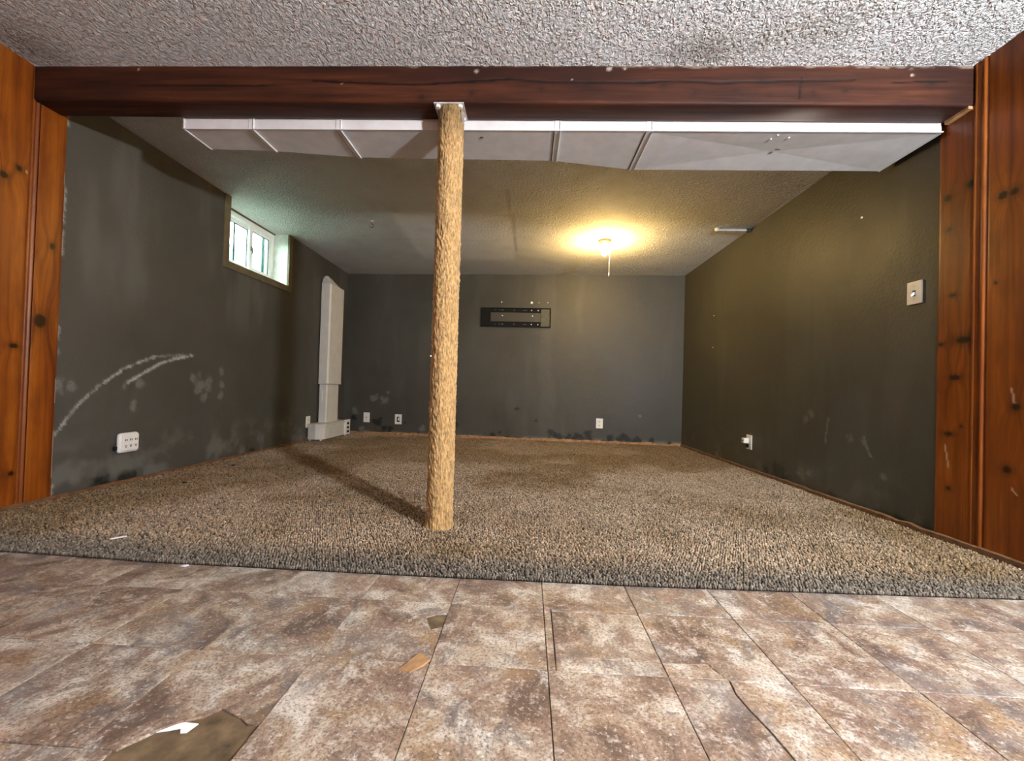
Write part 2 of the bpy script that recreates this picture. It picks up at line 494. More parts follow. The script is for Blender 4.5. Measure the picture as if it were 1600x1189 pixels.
# ---- ceiling
CX, CY = axis_pts(-2.75, 2.1, .025), axis_pts(Y_BACK-.1, 5.5, .025)
def ceil_mask(U, V):
    n = fbm(U, V, 1.7, 3, 5); n2 = fbm(U, V, 6, 9, 4)
    back = sstep(2.0, 2.2, V)
    brown = back*sstep(.42, .66, n)*sstep(3.3, 2.3, V)*sstep(-2.2, -.6, U-.35*(V-2.3)*0)*.9
    brown += back*sstep(.5, .8, n2)*.18
    for x, y, r in ((1.229, 1.645, .10), (1.10, 1.69, .09), (.957, 1.74, .08), (.72, 1.80, .13)):
        brown = brown+np.exp(-((U-x)**2+(V-y)**2)/r**2)*(.5+.6*(n2-.4))
    soot = np.exp(-((U-.70)**2/.16**2+(V-1.80)**2/.06**2))*.55
    soot += np.exp(-((U+2.30)**2/.14**2+(V-1.75)**2/.16**2))*.7
    crack = [(-.191, 3.05), (-.20, 3.25), (-.188, 3.48), (-.176, 3.70), (-.186, 3.95), (-.170, 4.15), (-.176, 4.40)]
    soot += sstep(.016, .004, pdist(U, V, crack))*.45
    soot += sstep(.02, .004, pdist(U, V, [(-1.9, 4.12), (-.35, 4.09)]))*.15
    soot += sstep(.02, .004, pdist(U, V, [(-.42, 3.48), (-.19, 3.50)]))*.25
    smooth = sstep(.04, -.04, np.maximum(U+.185, -(U+1.25)))*sstep(3.40, 3.50, V)*sstep(4.75, 4.6, V)*.8
    return stack3(brown, soot, smooth)
co, f, mk = sheet(CX, CY, lambda U, V: (U, V, 2.14353+.00414*U-.00676*V), ceil_mask, flip=True)
ceiling = struct(obj('ceiling', mesh_np('ceiling', co, f, mk), M_CEIL), 'white knockdown textured ceiling')

# ---- painted walls
WIN = (3.185, 4.003, 1.592, 2.5)
def spots(U, V, pts, r, seed, asp=1.0):
    t = 0
    for k, p in enumerate(pts):
        rr = p[2] if len(p) > 2 else r
        t = np.maximum(t, blob(U, V, p[0], p[1], rr, rr*asp, seed+3*k))
    return t
def left_mask(U, V):
    n = fbm(U, V, 9, 31, 4); nf = fbm(U, V, 60, 37, 3)
    arc1 = [(2.018, .33), (2.059, .392), (2.133, .497), (2.229, .584), (2.373, .693), (2.47, .735), (2.562, .772), (2.70, .795), (2.895, .815)]
    arc2 = [(2.397, .608), (2.478, .657), (2.61, .733), (2.732, .775), (2.866, .808)]
    wv = .011
    a = sstep(wv, .002, pdist(U, V, arc1)+(nf-.5)*.02)*(.45+.45*sstep(.3, .6, n))*sstep(3.0, 2.4, U+.0)*1.0
    a = np.maximum(a, sstep(.014, .003, pdist(U, V, arc2)+(nf-.5)*.02)*.85)
    sc = [(2.01, .752, .03), (2.082, .577, .025), (2.378, .585, .02), (2.472, .605, .035), (2.432, .458, .025), (2.903, .646, .04), (2.948, .576, .04),
          (3.027, .60, .04), (3.153, .702, .03), (3.163, .60, .03), (3.163, .509, .03), (3.0, .503, .03), (2.022, .584, .03)]
    a = np.maximum(a, spots(U, V, sc, .03, 41, 1.3)*.24)
    a = np.maximum(a, sstep(.008, .002, abs(U-2.015+.008*(nf-.5)))*sstep(.55, .60, fbm(U*0, V, 7, 77, 3))*.9)
    streak = sstep(.52, .72, fbm(U, V*.18, 4.2, 51, 4))*sstep(.9, 1.3, V)*.10
    low = sstep(.40, .05, V)*sstep(.45, .75, n)*.22
    mold = spots(U, V, [(2.253, .03, .05), (2.29, .02, .03), (2.443, .022, .04), (2.395, .015, .04), (3.19, 0, .03), (3.575, -.01, .04), (2.318, .226, .025)], .04, 61, 1.0)
    return stack3(a*.9, mold*.95, streak+low)
us = axis_pts(1.985, 5.44, .009, (WIN[0], WIN[1])); vs_ = axis_pts(-.12, 2.2, .009, (WIN[2],))
co, f, mk = sheet(us, vs_, lambda U, V: (-2.41489-.00798*U, U, V), left_mask, hole=WIN, flip=True)
wall_left = struct(obj('wall_left', mesh_np('wall_left', co, f, mk), M_WALL), 'dark olive grey painted left wall with chalky scuffs')
def back_mask(U, V):
    n = fbm(U, V, 8, 131, 4)
    sc = spots(U, V, [(-1.91, .418, .05), (-1.861, .513, .02), (-2.3, .277, .05), (-2.2, .02, .04), (1.425, .322, .02), (-1.378, .055, .04), (-2.05, .45, .05)], .03, 141)*.22
    base = sstep(.03, -.03, V)*sstep(.5, .65, n)*.7
    md = [(-2.004, .117, .06), (-1.95, .17, .03), (-1.897, .053, .045), (-1.827, .045, .05), (-2.313, .166, .05), (-.444, .023, .05), (-.361, .05, .03), (.301, .06, .06), (.36, .03, .05),
          (.425, .024, .06), (.52, .01, .05), (.629, .015, .07), (.70, .03, .05), (.773, .075, .05), (.78, .02, .05), (1.073, .01, .06), (1.16, .02, .06), (1.233, .035, .06), (1.30, .01, .05),
          (1.393, .005, .06), (1.576, 0, .05), (1.79, -.02, .05), (-.929, .13, .05), (-.137, .35, .035), (.115, .218, .02), (-1.622, .131, .018), (-1.1, 0, .05)]
    md = spots(U, V, md, .05, 161, .9)*.92
    dark = sstep(.5, .75, fbm(U, V, 3, 171, 4))*sstep(.6, .1, V)*.18
    streak = sstep(.55, .75, fbm(U, V*.18, 4.5, 181, 4))*.05
    return stack3(np.maximum(sc, base*.5), np.maximum(md, dark), streak)
us = axis_pts(-2.6, 2.1, .011)
co, f, mk = sheet(us, vs_, lambda U, V: (U, 5.30971-.03254*U, V), back_mask, flip=True)
wall_back = struct(obj('wall_back', mesh_np('wall_back', co, f, mk), M_WALL), 'dark olive far wall with black mould along its base')
def right_mask(U, V):
    n = fbm(U, V, 8, 231, 4)
    sc = spots(U, V, [(2.961, .482, .03), (2.917, .52, .03), (2.562, .397, .03), (2.60, .41, .02), (2.468, .39, .02), (2.918, .11, .03), (2.337, .215, .02), (4.288, .015, .03), (3.0, .08, .04)], .03, 241)*.20
    nf = fbm(U, V, 50, 237, 3)
    sc = np.maximum(sc, sstep(.012, .003, pdist(U, V, [(2.75, .50), (2.764, .455), (2.764, .42), (2.775, .39), (2.773, .34)])+(nf-.5)*.012)*.28)
    sc = np.maximum(sc, sstep(.012, .003, pdist(U, V, [(2.468, .42), (2.455, .37), (2.436, .335), (2.42, .31)])+(nf-.5)*.012)*.28)
    md = spots(U, V, [(3.633, -.02, .04), (3.195, .02, .05), (3.119, -.01, .05), (2.708, .005, .04), (2.333, .0, .06), (2.255, 0, .06), (2.1, .02, .05), (3.276, .06, .07), (3.45, .03, .05)], .05, 261)*.8
    low = sstep(.35, .02, V)*sstep(.45, .75, n)*.10
    streak = sstep(.55, .75, fbm(U, V*.2, 4.5, 281, 4))*.04
    return stack3(sc, md, low+streak)
us = axis_pts(1.985, 5.35, .010)
co, f, mk = sheet(us, vs_, lambda U, V: (1.97581-.00639*U, U, V), right_mask)
wall_right = struct(obj('wall_right', mesh_np('wall_right', co, f, mk), M_WALL), 'dark olive painted right wall')
wall_front = struct(obj('wall_front', boxm((-2.7, Y_BACK-.1, -.1), (2.2, Y_BACK, 2.3)), M_PINE), 'pine wall behind the viewer')

# ---- knotty pine panelling on both side walls of the front half
def plank(parent, side, y0, y1, knots=(), th=.019, z1=2.16, name='plank', fine=True, nicks=(), zlo=-.02):
    sgn = 1 if side == 'L' else -1
    xw = (lambda y: -2.41489-.00798*y) if side == 'L' else (lambda y: 1.97581-.00639*y)
    st = .007 if fine else .05
    us_ = axis_pts(y0, y1, min(st, (y1-y0)/3)); vv = axis_pts(zlo, z1, st if fine else .2)
    U, V = np.meshgrid(us_, vv, indexing='ij')
    ed = np.minimum(U-y0, y1-U)
    X = xw(U)+sgn*(th-.003*sstep(.004, 0, ed))
    kn = np.zeros_like(U); warp = U.copy()+.006*(fbm(U, V*.3, 5, 301, 3)-.5)
    for k in knots:
        ky, kz, kr = k[:3]; sx = k[3] if len(k) > 3 else 1.0
        d = np.hypot((U-ky)/sx, (V-kz))
        d2 = d*(1+.35*(fbm(U, V, 60, int(abs(ky*1000)) % 50, 3)-.5))
        kn = np.maximum(kn, sstep(kr*1.15, kr*.6, d2)*.97)
        kn = np.maximum(kn, sstep(kr*2.6, kr*.8, d2)*.32)
        warp += (U-ky)*1.6*np.exp(-((U-ky)**2+(V-kz)**2*.35)/(kr*2.2)**2)
    nk = np.zeros_like(U)
    for (a, b_, c, d_) in nicks: nk = np.maximum(nk, sstep(.0045, .002, pdist(U, V, [(a, b_), (c, d_)]))*.6)
    co = np.stack([X, U, V], -1).reshape(-1, 3); f = grid_faces(len(us_), len(vv))
    if side == 'L': f = f[:, ::-1]
    n0 = len(co)
    ex = np.array([(xw(y), y, z) for y, z in ((y0, zlo), (y0, z1), (y1, z1), (y1, zlo))])
    nv = len(vv); i00, i01, i11, i10 = 0, nv-1, n0-1, n0-nv
    q = np.array([(i00, i01, n0+1, n0), (i10, i11, n0+2, n0+3), (i00, i10, n0+3, n0), (i01, i11, n0+2, n0+1)])
    co = np.vstack([co, ex]); f = np.vstack([f, q])
    mk = np.stack([kn, warp, nk], -1).reshape(-1, 3); mk = np.vstack([mk, [(0, y, 0) for y in (y0, y0, y1, y1)]])
    return obj(name, mesh_np(name, co, f, mk), M_PINE, parent)
def batten(parent, side, y0, y1, th=.022, z1=2.16, name='batten', zlo=-.02):
    sgn = 1 if side == 'L' else -1
    xw = xl if side == 'L' else xr
    prof = [(0, .010), (.10, .024), (.30, .026), (.38, .017), (.62, .017), (.70, .026), (.90, .024), (1, .010)]
    co = []; nz = 40
    vv = np.linspace(zlo, z1, nz)
    for u, t in prof:
        y = y0+(y1-y0)*u
        for z in vv: co.append((xw(y)+sgn*t*th/.022, y, z))
    f = grid_faces(len(prof), nz)
    co = np.array(co)
    if side == 'L': f = f[:, ::-1]
    mk = np.stack([0*co[:, 1], co[:, 1], 0*co[:, 1]], -1)
    return obj(name, mesh_np(name, co, f, mk), M_PINE, parent)
for side, nm, lab in (('L', 'wall_left_panelling', 'orange knotty pine panelling on the left'), ('R', 'wall_right_panelling', 'orange knotty pine panelling on the right')):
    xw = xl if side == 'L' else xr; s = 1 if side == 'L' else -1
    b = bmesh.new()
    y_end = 1.985
    pts = [(xw(Y_BACK)+s*.004, Y_BACK), (xw(y_end)+s*.004, y_end), (xw(y_end)-s*.1, y_end), (xw(Y_BACK)-s*.1, Y_BACK)]
    prism(b, pts, lambda u, v: Vector((u, v, -.1)), lambda u, v: Vector((u, v, 2.25)))
    me = obj(nm, b, M_PINE); struct(me, lab)
    if side == 'L':
        plank(me, 'L', 1.886, 2.000, [(1.955, 1.286, .022, .6), (1.918, .905, .040, .75)], nicks=[(1.997, 1.68, 1.998, 1.62), (1.998, .35, 1.998, .12), (1.998, .62, 1.999, .5)])
        batten(me, 'L', 1.853, 1.885, .016)
        plank(me, 'L', 1.690, 1.852, [(1.809, 1.603, .016), (1.755, 1.545, .02), (1.818, .773, .016, 1.3), (1.83, .173, .014)], nicks=[(1.838, 1.603, 1.839, 1.597)])
        y = 1.689
    else:
        plank(me, 'R', 1.884, 2.036, [(1.916, .921, .018, 2.0), (2.015, .91, .010, 1.6), (1.965, 1.131, .010, 2), (1.949, .752, .015, 2), (1.976, .492, .010, 2.4), (1.919, .533, .008),
                                      (1.973, .242, .010), (1.992, 1.595, .020), (1.984, 1.444, .015), (1.895, 1.616, .020)], nicks=[(1.990, .44, 1.972, .34)])
        batten(me, 'R', 1.829, 1.883)
        plank(me, 'R', 1.640, 1.828, [(1.792, 1.146, .008), (1.716, .629, .018), (1.743, .374, .018), (1.769, 1.505, .020), (1.729, 1.502, .018)], nicks=[(1.73, .70, 1.72, .645), (1.725, .30, 1.71, .28)])
        y = 1.639
    k = 0
    while y > Y_BACK+.3:
        batten(me, side, y-.045, y)
        y -= .046
        w_ = random.choice((.16, .19, .22))
        plank(me, side, y-w_, y-.001, fine=False)
        y -= w_
# ---- baseboards
def strip(name, p0, p1, nrm, h, t, mat, seed, chip=.0, label=None):
    """small lath along the foot of a wall from p0 to p1 (x,y), thickness towards nrm"""
    n = 60; r_ = np.random.default_rng(seed); b = bmesh.new(); prev = None
    for i in range(n+1):
        s_ = i/n; x = p0[0]+(p1[0]-p0[0])*s_; y = p0[1]+(p1[1]-p0[1])*s_
        hh = h*(1+.10*r_.normal()*chip); tt = t*(1+.12*r_.normal()*chip); z0 = zf(x, y)-.02; z = zf(x, y)+hh
        ring = [(x-nrm[0]*.003, y-nrm[1]*.003, z0), (x+nrm[0]*tt, y+nrm[1]*tt, z0), (x+nrm[0]*tt, y+nrm[1]*tt, z-.004), (x+nrm[0]*(tt-.004), y+nrm[1]*(tt-.004), z), (x-nrm[0]*.003, y-nrm[1]*.003, z)]
        ring = [b.verts.new(p) for p in ring]
        if prev:
            for k in range(5): b.faces.new((prev[k], prev[(k+1) % 5], ring[(k+1) % 5], ring[k]))
        else: b.faces.new(ring)
        prev = ring
    b.faces.new(prev[::-1])
    return struct(obj(name, b, mat), label)
strip('baseboard_left', (xl(1.3)+.019, 1.3), (xl(5.38)+.0, 5.38), (1, .008), .020, .014, M_TRIMWOOD, 1, 1, 'thin brown wood strip at the foot of the left wall')
strip('baseboard_right', (xr(1.3)-.019, 1.3), (xr(5.25), 5.25), (-1, 0), .026, .016, M_TRIMWOOD, 2, 1, 'thin brown wood strip at the foot of the right wall')
strip('baseboard_back', (xl(5.38)+.02, yb(-2.44)), (xr(5.2)-.01, yb(1.94)), (-.03, -1), .030, .016, M_RAWWOOD, 3, 1.5, 'raw wood lath at the foot of the far wall')

# ---- beam across the room
def beam():
    us_ = axis_pts(-2.411, 1.945, .008); vv = axis_pts(1.95929, 2.16, .006)
    U, V = np.meshgrid(us_, vv, indexing='ij')
    nf = fbm(U, V*3, 30, 401, 3); n1 = fbm(U*.3, V, 40, 405, 4)
    kn = 0*U
    for x, z, r in ((-.537, 1.985, .022), (.236, 2.058, .018), (.017, 2.025, .012), (.577, 2.042, .016), (.484, 2.054, .01), (1.014, 2.068, .022), (1.757, 2.066, .018), (1.382, 2.023, .012), (1.242, 2.014, .012), (.72, 2.01, .012), (-.3, 2.0, .014), (1.05, 2.0, .010), (.9, 2.02, .01)):
        d = np.hypot((U-x)*.8, V-z)
        kn = np.maximum(kn, sstep(r, r*.3, d+(nf-.5)*.01)*.8); kn = np.maximum(kn, sstep(r*2.4, r*.6, d)*.3)
    c1 = [(-1.05, 2.058), (-.926, 2.053), (-.714, 2.045), (-.563, 2.042), (-.354, 2.056), (-.146, 2.071), (.002, 2.062)]
    c1b = [(-.06, 2.064), (.05, 2.057), (.178, 2.055), (.29, 2.057), (.411, 2.056), (.642, 2.066), (.815, 2.058), (1.014, 2.065), (1.184, 2.069), (1.423, 2.073)]
    cr = 0*U
    for c, w_ in ((c1, .004), (c1b, .0035), ([(1.591, 2.062), (1.757, 2.069), (1.826, 2.069)], .003), ([(1.19, 2.085), (1.186, 1.99)], .004), ([(-1.9, 2.03), (-1.2, 2.035)], .003)):
        cr = np.maximum(cr, sstep(w_*1.6, w_*.4, pdist(U, V, c)+(nf-.5)*.006))
    pale = 0*U
    for x, z, r in ((-.281, 2.105, .012), (.328, 2.118, .015), (1.674, 2.097, .008), (-.917, 2.043, .005), (.16, 2.07, .005), (-1.897, 2.108, .007), (.40, 2.12, .01)):
        pale = np.maximum(pale, sstep(r, r*.3, np.hypot(U-x, V-z)+(nf-.5)*.01)*.8)
    pale = np.maximum(pale, sstep(2.128, 2.138, V+(n1-.5)*.03+(nf-.5)*.02)*.35)
    mk = stack3(kn, cr, pale)
    Yv = 1.87012+.00698*U+.003*cr+.002*(n1-.5)
    ed = V-1.95929
    Yv = Yv+.006*sstep(.008, 0, ed)
    co = np.stack([U, Yv, V], -1).reshape(-1, 3); f = grid_faces(len(us_), len(vv))
    # underside: new rows from the lower front edge to the back, then the back face
    n = len(us_)
    rows = [(1.87012+.0068, 1.95929), (1.885, 1.9588), (1.93, 1.9588), (1.98, 1.9590), (1.99615, 1.963), (1.99615, 2.16)]
    rows[0] = (None, None)
    base = len(co); allco = [co]; idx_prev = np.arange(n)*len(vv)
    mks = [mk.reshape(-1, 3)]
    for (yy, zz) in rows[1:]:
        c = np.stack([us_, yy+.00698*us_, np.full(n, zz)], -1); allco.append(c)
        m = np.zeros((n, 3))
        if zz < 1.9591: m[:, 2] = .45*np.exp(-((us_-1.24)/.10)**2)*(yy > 1.9)+.25*np.exp(-((us_-1.1)/.2)**2)*(yy > 1.95)
        mks.append(m)
        idx = base+np.arange(n)
        f = np.vstack([f, np.stack([idx_prev[:-1], idx_prev[1:], idx[1:], idx[:-1]], -1)[:, ::-1]])
        idx_prev = idx; base += n
    return mesh_np('ceiling_beam', np.vstack(allco), f, np.vstack(mks), smooth=False)
ceiling_beam = tag(obj('ceiling_beam', beam(), M_BEAM), 'long dark red stained wooden beam with cracks spanning the ceiling', 'beam')
b = bmesh.new()
prism(b, [(1.885, 1.9585), (1.990, 1.9585), (1.990, 1.942), (1.885, 1.946)], lambda u, v: Vector((1.944, u, v)), lambda u, v: Vector((1.9205, u, v+.001)))
sh = tag(obj('wood_shim', b, M_RAWWOOD), 'pale wood shim wedged between beam and right panelling', 'shim')

# ---- window
window = struct(empty('window_1', (-2.44, 3.594, 1.592)), 'small high white sliding window in a deep white reveal')
def wpart(name, b, mat, parent=window, smooth=False):
    o = obj(name, b, mat, parent, smooth=smooth)
    o.matrix_parent_inverse = Matrix.Identity(4)
    off = Vector((-2.44, 3.594, 1.592))
    if parent is not window: off = Vector((0, 0, 0)) if False else off
    o.data.transform(Matrix.Translation(-off)); return o
y0, y1, z0, zt = WIN[0], WIN[1], WIN[2], 2.115
XW = -2.443; XB = -2.60
# casing boards
wpart('casing', boxm((XW-.012, y0-.062, z0-.060), (XW+.012, y0, 2.125), .002), M_CASING)
wpart('casing', boxm((XW-.012, y1, z0-.060), (XW+.010, y1+.056, 2.125), .002), M_CASING)
wpart('casing', boxm((XW-.012, y0+.0005, z0-.060), (XW+.011, y1-.0005, z0-.001), .002), M_CASING)
# reveals
wpart('reveal', boxm((XB-.06, y1, z0-.05), (XW-.012, y1+.05, 2.16)), M_PLASTER)
wpart('reveal', boxm((XB-.06, y0-.05, z0-.05), (XW-.012, y0, 2.16)), M_PLASTER)
wpart('window_sill', boxm((XB-.06, y0, z0-.05), (XW-.010, y1, z0+.002), .002), M_VINYLW)
wpart('head_strip', boxm((XB-.06, y0, 2.096), (XB+.014, y1, 2.17)), M_CASING)
# vinyl frame
fz0, fz1 = z0+.002, 2.096
frm = wpart('window_frame', boxm((XB-.05, y0, fz0), (XB+.006, y1, fz0+.050), .004), M_VINYLW)
wpart('window_frame', boxm((XB-.05, y0, fz1-.040), (XB+.006, y1, fz1), .004), M_VINYLW)
wpart('window_frame', boxm((XB-.05, y0, fz0+.050), (XB+.006, y0+.04, fz1-.04), .004), M_VINYLW)
wpart('window_frame', boxm((XB-.05, y1-.040, fz0+.050), (XB+.006, y1, fz1-.04), .004), M_VINYLW)
ym = 3.66
def sash(ya, yb_, xo):
    r = .036; za, zb_ = fz0+.050, fz1-.040
    root = wpart('sash', box(box(box(box(bmesh.new(), (xo-.022, ya, za), (xo, yb_, za+r), .003), (xo-.022, ya, zb_-r), (xo, yb_, zb_), .003),
                                 (xo-.022, ya, za+r), (xo, ya+r, zb_-r), .003), (xo-.022, yb_-r, za+r), (xo, yb_, zb_-r), .003), M_VINYLW)
    g = wpart('pane', boxm((xo-.013, ya+r-.004, za+r-.004), (xo-.009, yb_-r+.004, zb_-r+.004)), M_GLASS, root)
    gk = wpart('gasket', box(box(box(bmesh.new(), (xo-.010, ya+r, za+r), (xo-.003, ya+r+.009, zb_-r)), (xo-.010, yb_-r-.009, za+r), (xo-.003, yb_-r, zb_-r)), (xo-.010, ya+r+.009, zb_-r-.008), (xo-.003, yb_-r-.009, zb_-r)), M_GASKET, root)
    return root
s1 = sash(y0+.04, ym+.03, XB-.022)
s2 = sash(ym-.012, y1-.040, XB+.002)
wpart('latch', box(boxm((XB+.002, ym+.002, 1.83), (XB+.018, ym+.016, 1.87), .003), (XB+.012, ym+.004, 1.80), (XB+.022, ym+.012, 1.86), .003), M_GREYPL, s2)
wpart('screen_bar', boxm((XB-.048, 3.50, fz0+.05), (XB-.040, 3.516, fz1-.04)), M_GASKET)
wpart('screen_bar', boxm((XB-.048, 3.885, fz0+.05), (XB-.040, 3.925, fz1-.04)), M_GASKET)
# window well outside with soil, and a leafy weed
b = bmesh.new(); n = 28; ringA = []; ringB = []
for k in range(n+1):
    t = math.pi*k/n; rr = .62+.012*math.cos(k*math.pi)
    x = -2.66-rr*math.sin(t)*1.05; y = 3.594+rr*math.cos(t)
    ringA.append(b.verts.new((x, y, 1.40))); ringB.append(b.verts.new((x, y, 2.02)))
for k in range(n): b.faces.new((ringA[k], ringA[k+1], ringB[k+1], ringB[k]))
well = struct(obj('window_well', b, M_WELL), 'pale corrugated window well outside the glass')
struct(obj('outside_ground', boxm((-3.6, 2.7, 1.36), (-2.665, 4.5, 1.42)), M_SOIL), 'gravel in the window well')
wd = tag(empty('weed', (-2.95, 3.42, 1.42)), 'green leafy weed seen through the left window pane', 'plant')
b = bmesh.new(); tube(b, [(0, 0, 0), (.01, .02, .25), (.0, .03, .52)], .006, 6); obj('stem', b, M_LEAF, wd)
for k in range(8):
    b = bmesh.new(); a = k*2.4; zz = .22+.04*k
    prism(b, [(0, 0), (.05, .03), (.11, .02), (.15, 0), (.11, -.02), (.05, -.03)], lambda u, v: Vector((u, v, -.03*u*u/.02*.1)), lambda u, v: Vector((u, v, .002-.03*u*u/.02*.1)))
    lf = obj('leaf', b, M_LEAF, wd, (0, .02, zz)); lf.rotation_euler = (0, -.3, a)

# ================================================================== CARPET
EDGE = [(-2.45, 1.41), (-1.86, 1.392), (-1.245, 1.365), (-.684, 1.364), (-.142, 1.362), (.385, 1.369), (1.01, 1.388), (1.634, 1.411), (2.0, 1.425)]
ex_ = np.array([e[0]*K for e in EDGE]); ey_ = np.array([e[1]*K for e in EDGE])
def edge(x): return np.interp(x, ex_, ey_)+.004*(fbm(np.asarray(x), np.asarray(x)*0, 3, 501, 3)-.5)
def ctop(x, y):
    d = y-edge(x)
    lip = np.where(d < .12, -.002*(1-np.clip(d, 0, .12)/.12)**2, 0)
    return .02376-.00164*x-.01188*y-.005+lip+.004*(fbm(x, y, 2.2, 511, 3)-.5)*sstep(.0, .3, d)
def ccol(x, y, jit):
    n = fbm(x, y, 1.3, 521, 4); n2 = fbm(x, y, 4.5, 525, 4)
    d = y-edge(x)
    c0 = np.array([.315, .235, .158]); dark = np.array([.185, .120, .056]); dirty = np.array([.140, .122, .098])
    t = np.clip(sstep(.42, .66, n)*.8+sstep(.5, .8, n2)*.4+.55*sstep(3.2, 4.6, y)*sstep(-.9, .2, x), 0, 1)[..., None]
    c = c0*(1-t)+dark*t
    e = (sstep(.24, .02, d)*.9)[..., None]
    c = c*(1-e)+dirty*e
    return c*jit[..., None]
def carpet_base():
    us_ = np.linspace(-2.452, 1.972, 150); ds = np.array([0, 0, .004, .010, .02, .04, .08, .13, .2, .3, .45, .6, .8, 1.0, 1.3, 1.6, 2, 2.4, 2.8, 3.2, 3.6, 4.2])
    co = []; col = []
    for x in us_:
        e = edge(x); ye = yb(x)
        for k, d in enumerate(ds):
            y = min(e+d, ye)
            z = zv(x, y)+.0005 if k == 0 else float(ctop(np.array(x), np.array(y)))-(.006 if k == 1 else .002 if k == 2 else 0)
            if k == 0: y = y+.009
            co.append((x, y, z)); 
    co = np.array(co)
    col = ccol(co[:, 0], co[:, 1], np.full(len(co), .22))
    kk_ = np.arange(len(co)) % len(ds); col[kk_ < 2] = (.006, .005, .004)   # shadow line under the cut edge, painted near-black on its lowest rows
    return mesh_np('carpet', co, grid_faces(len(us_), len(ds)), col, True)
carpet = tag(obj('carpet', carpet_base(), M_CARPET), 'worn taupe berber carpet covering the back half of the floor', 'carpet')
POST_B = (-.390, 1.872); POST_T = (-.404, 1.925); POST_R = .0605
def tufts():
    sx, sy = .0102, .0100
    xs = np.arange(-2.445, 1.965, sx); ys = np.arange(1.36, 5.40, sy)
    X, Y = np.meshgrid(xs, ys, indexing='ij')
    X = X+((np.arange(len(ys)) % 2)*.5*sx)[None, :]
    X = (X+rng.normal(0, .0013, X.shape)).ravel(); Y = (Y+rng.normal(0, .0013, Y.size).reshape(Y.shape)).ravel()
    k = (Y > edge(X)-.001) & (Y < 5.30971-.03254*X-.012) & (np.hypot(X-POST_B[0], Y-POST_B[1]) > POST_R-.006)
    k &= (X > -2.41489-.00798*Y+.016) & (X < 1.97581-.00639*Y-.018)
    X, Y = X[k], Y[k]
    # a hanging row over the cut edge
    xe = np.arange(-2.44, 1.96, .0085); xe = xe+rng.normal(0, .001, len(xe))
    nE = len(xe)
    X = np.concatenate([X, xe]); Y = np.concatenate([Y, edge(xe)-.001])
    Z = ctop(X, Y)
    Z[-nE:] -= .0005
    n = len(X)
    hgt = .0098*(1+rng.normal(0, .25, n)); rad = .0045*(1+rng.normal(0, .16, n)); ang = rng.random(n)*6.28
    lean = rng.normal(0, .0022, (n, 2))
    # 4-vertex base, 4-vertex shoulder, top
    cs = []; 
    for r_, h_, l_ in ((.95, -.15, 0), (1.0, .58, .6)):
        for q in range(4):
            t = ang+q*math.pi/2+(.0 if h_ < 0 else .35)
            cs.append(np.stack([X+rad*r_*np.cos(t)+lean[:, 0]*l_, Y+rad*r_*np.sin(t)+lean[:, 1]*l_, Z+hgt*h_], -1))
    cs.append(np.stack([X+lean[:, 0], Y+lean[:, 1], Z+hgt], -1))
    co = np.stack(cs, 1)
    tri = []
    for q in range(4):
        a, b_ = q, (q+1) % 4
        tri += [(a, b_, 4+b_), (a, 4+b_, 4+a), (4+a, 4+b_, 8)]
    tri = np.array(tri)
    f = (np.arange(n)[:, None, None]*9+tri[None]).reshape(-1, 3)
    jit = np.clip(1.12+rng.normal(0, .36, n), .30, 2.2)
    c = ccol(X, Y, jit)
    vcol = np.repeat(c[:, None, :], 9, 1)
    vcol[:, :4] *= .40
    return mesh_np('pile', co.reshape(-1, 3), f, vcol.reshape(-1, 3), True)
pile = obj('pile', tufts(), M_CARPET, carpet); pile['kind'] = 'stuff'

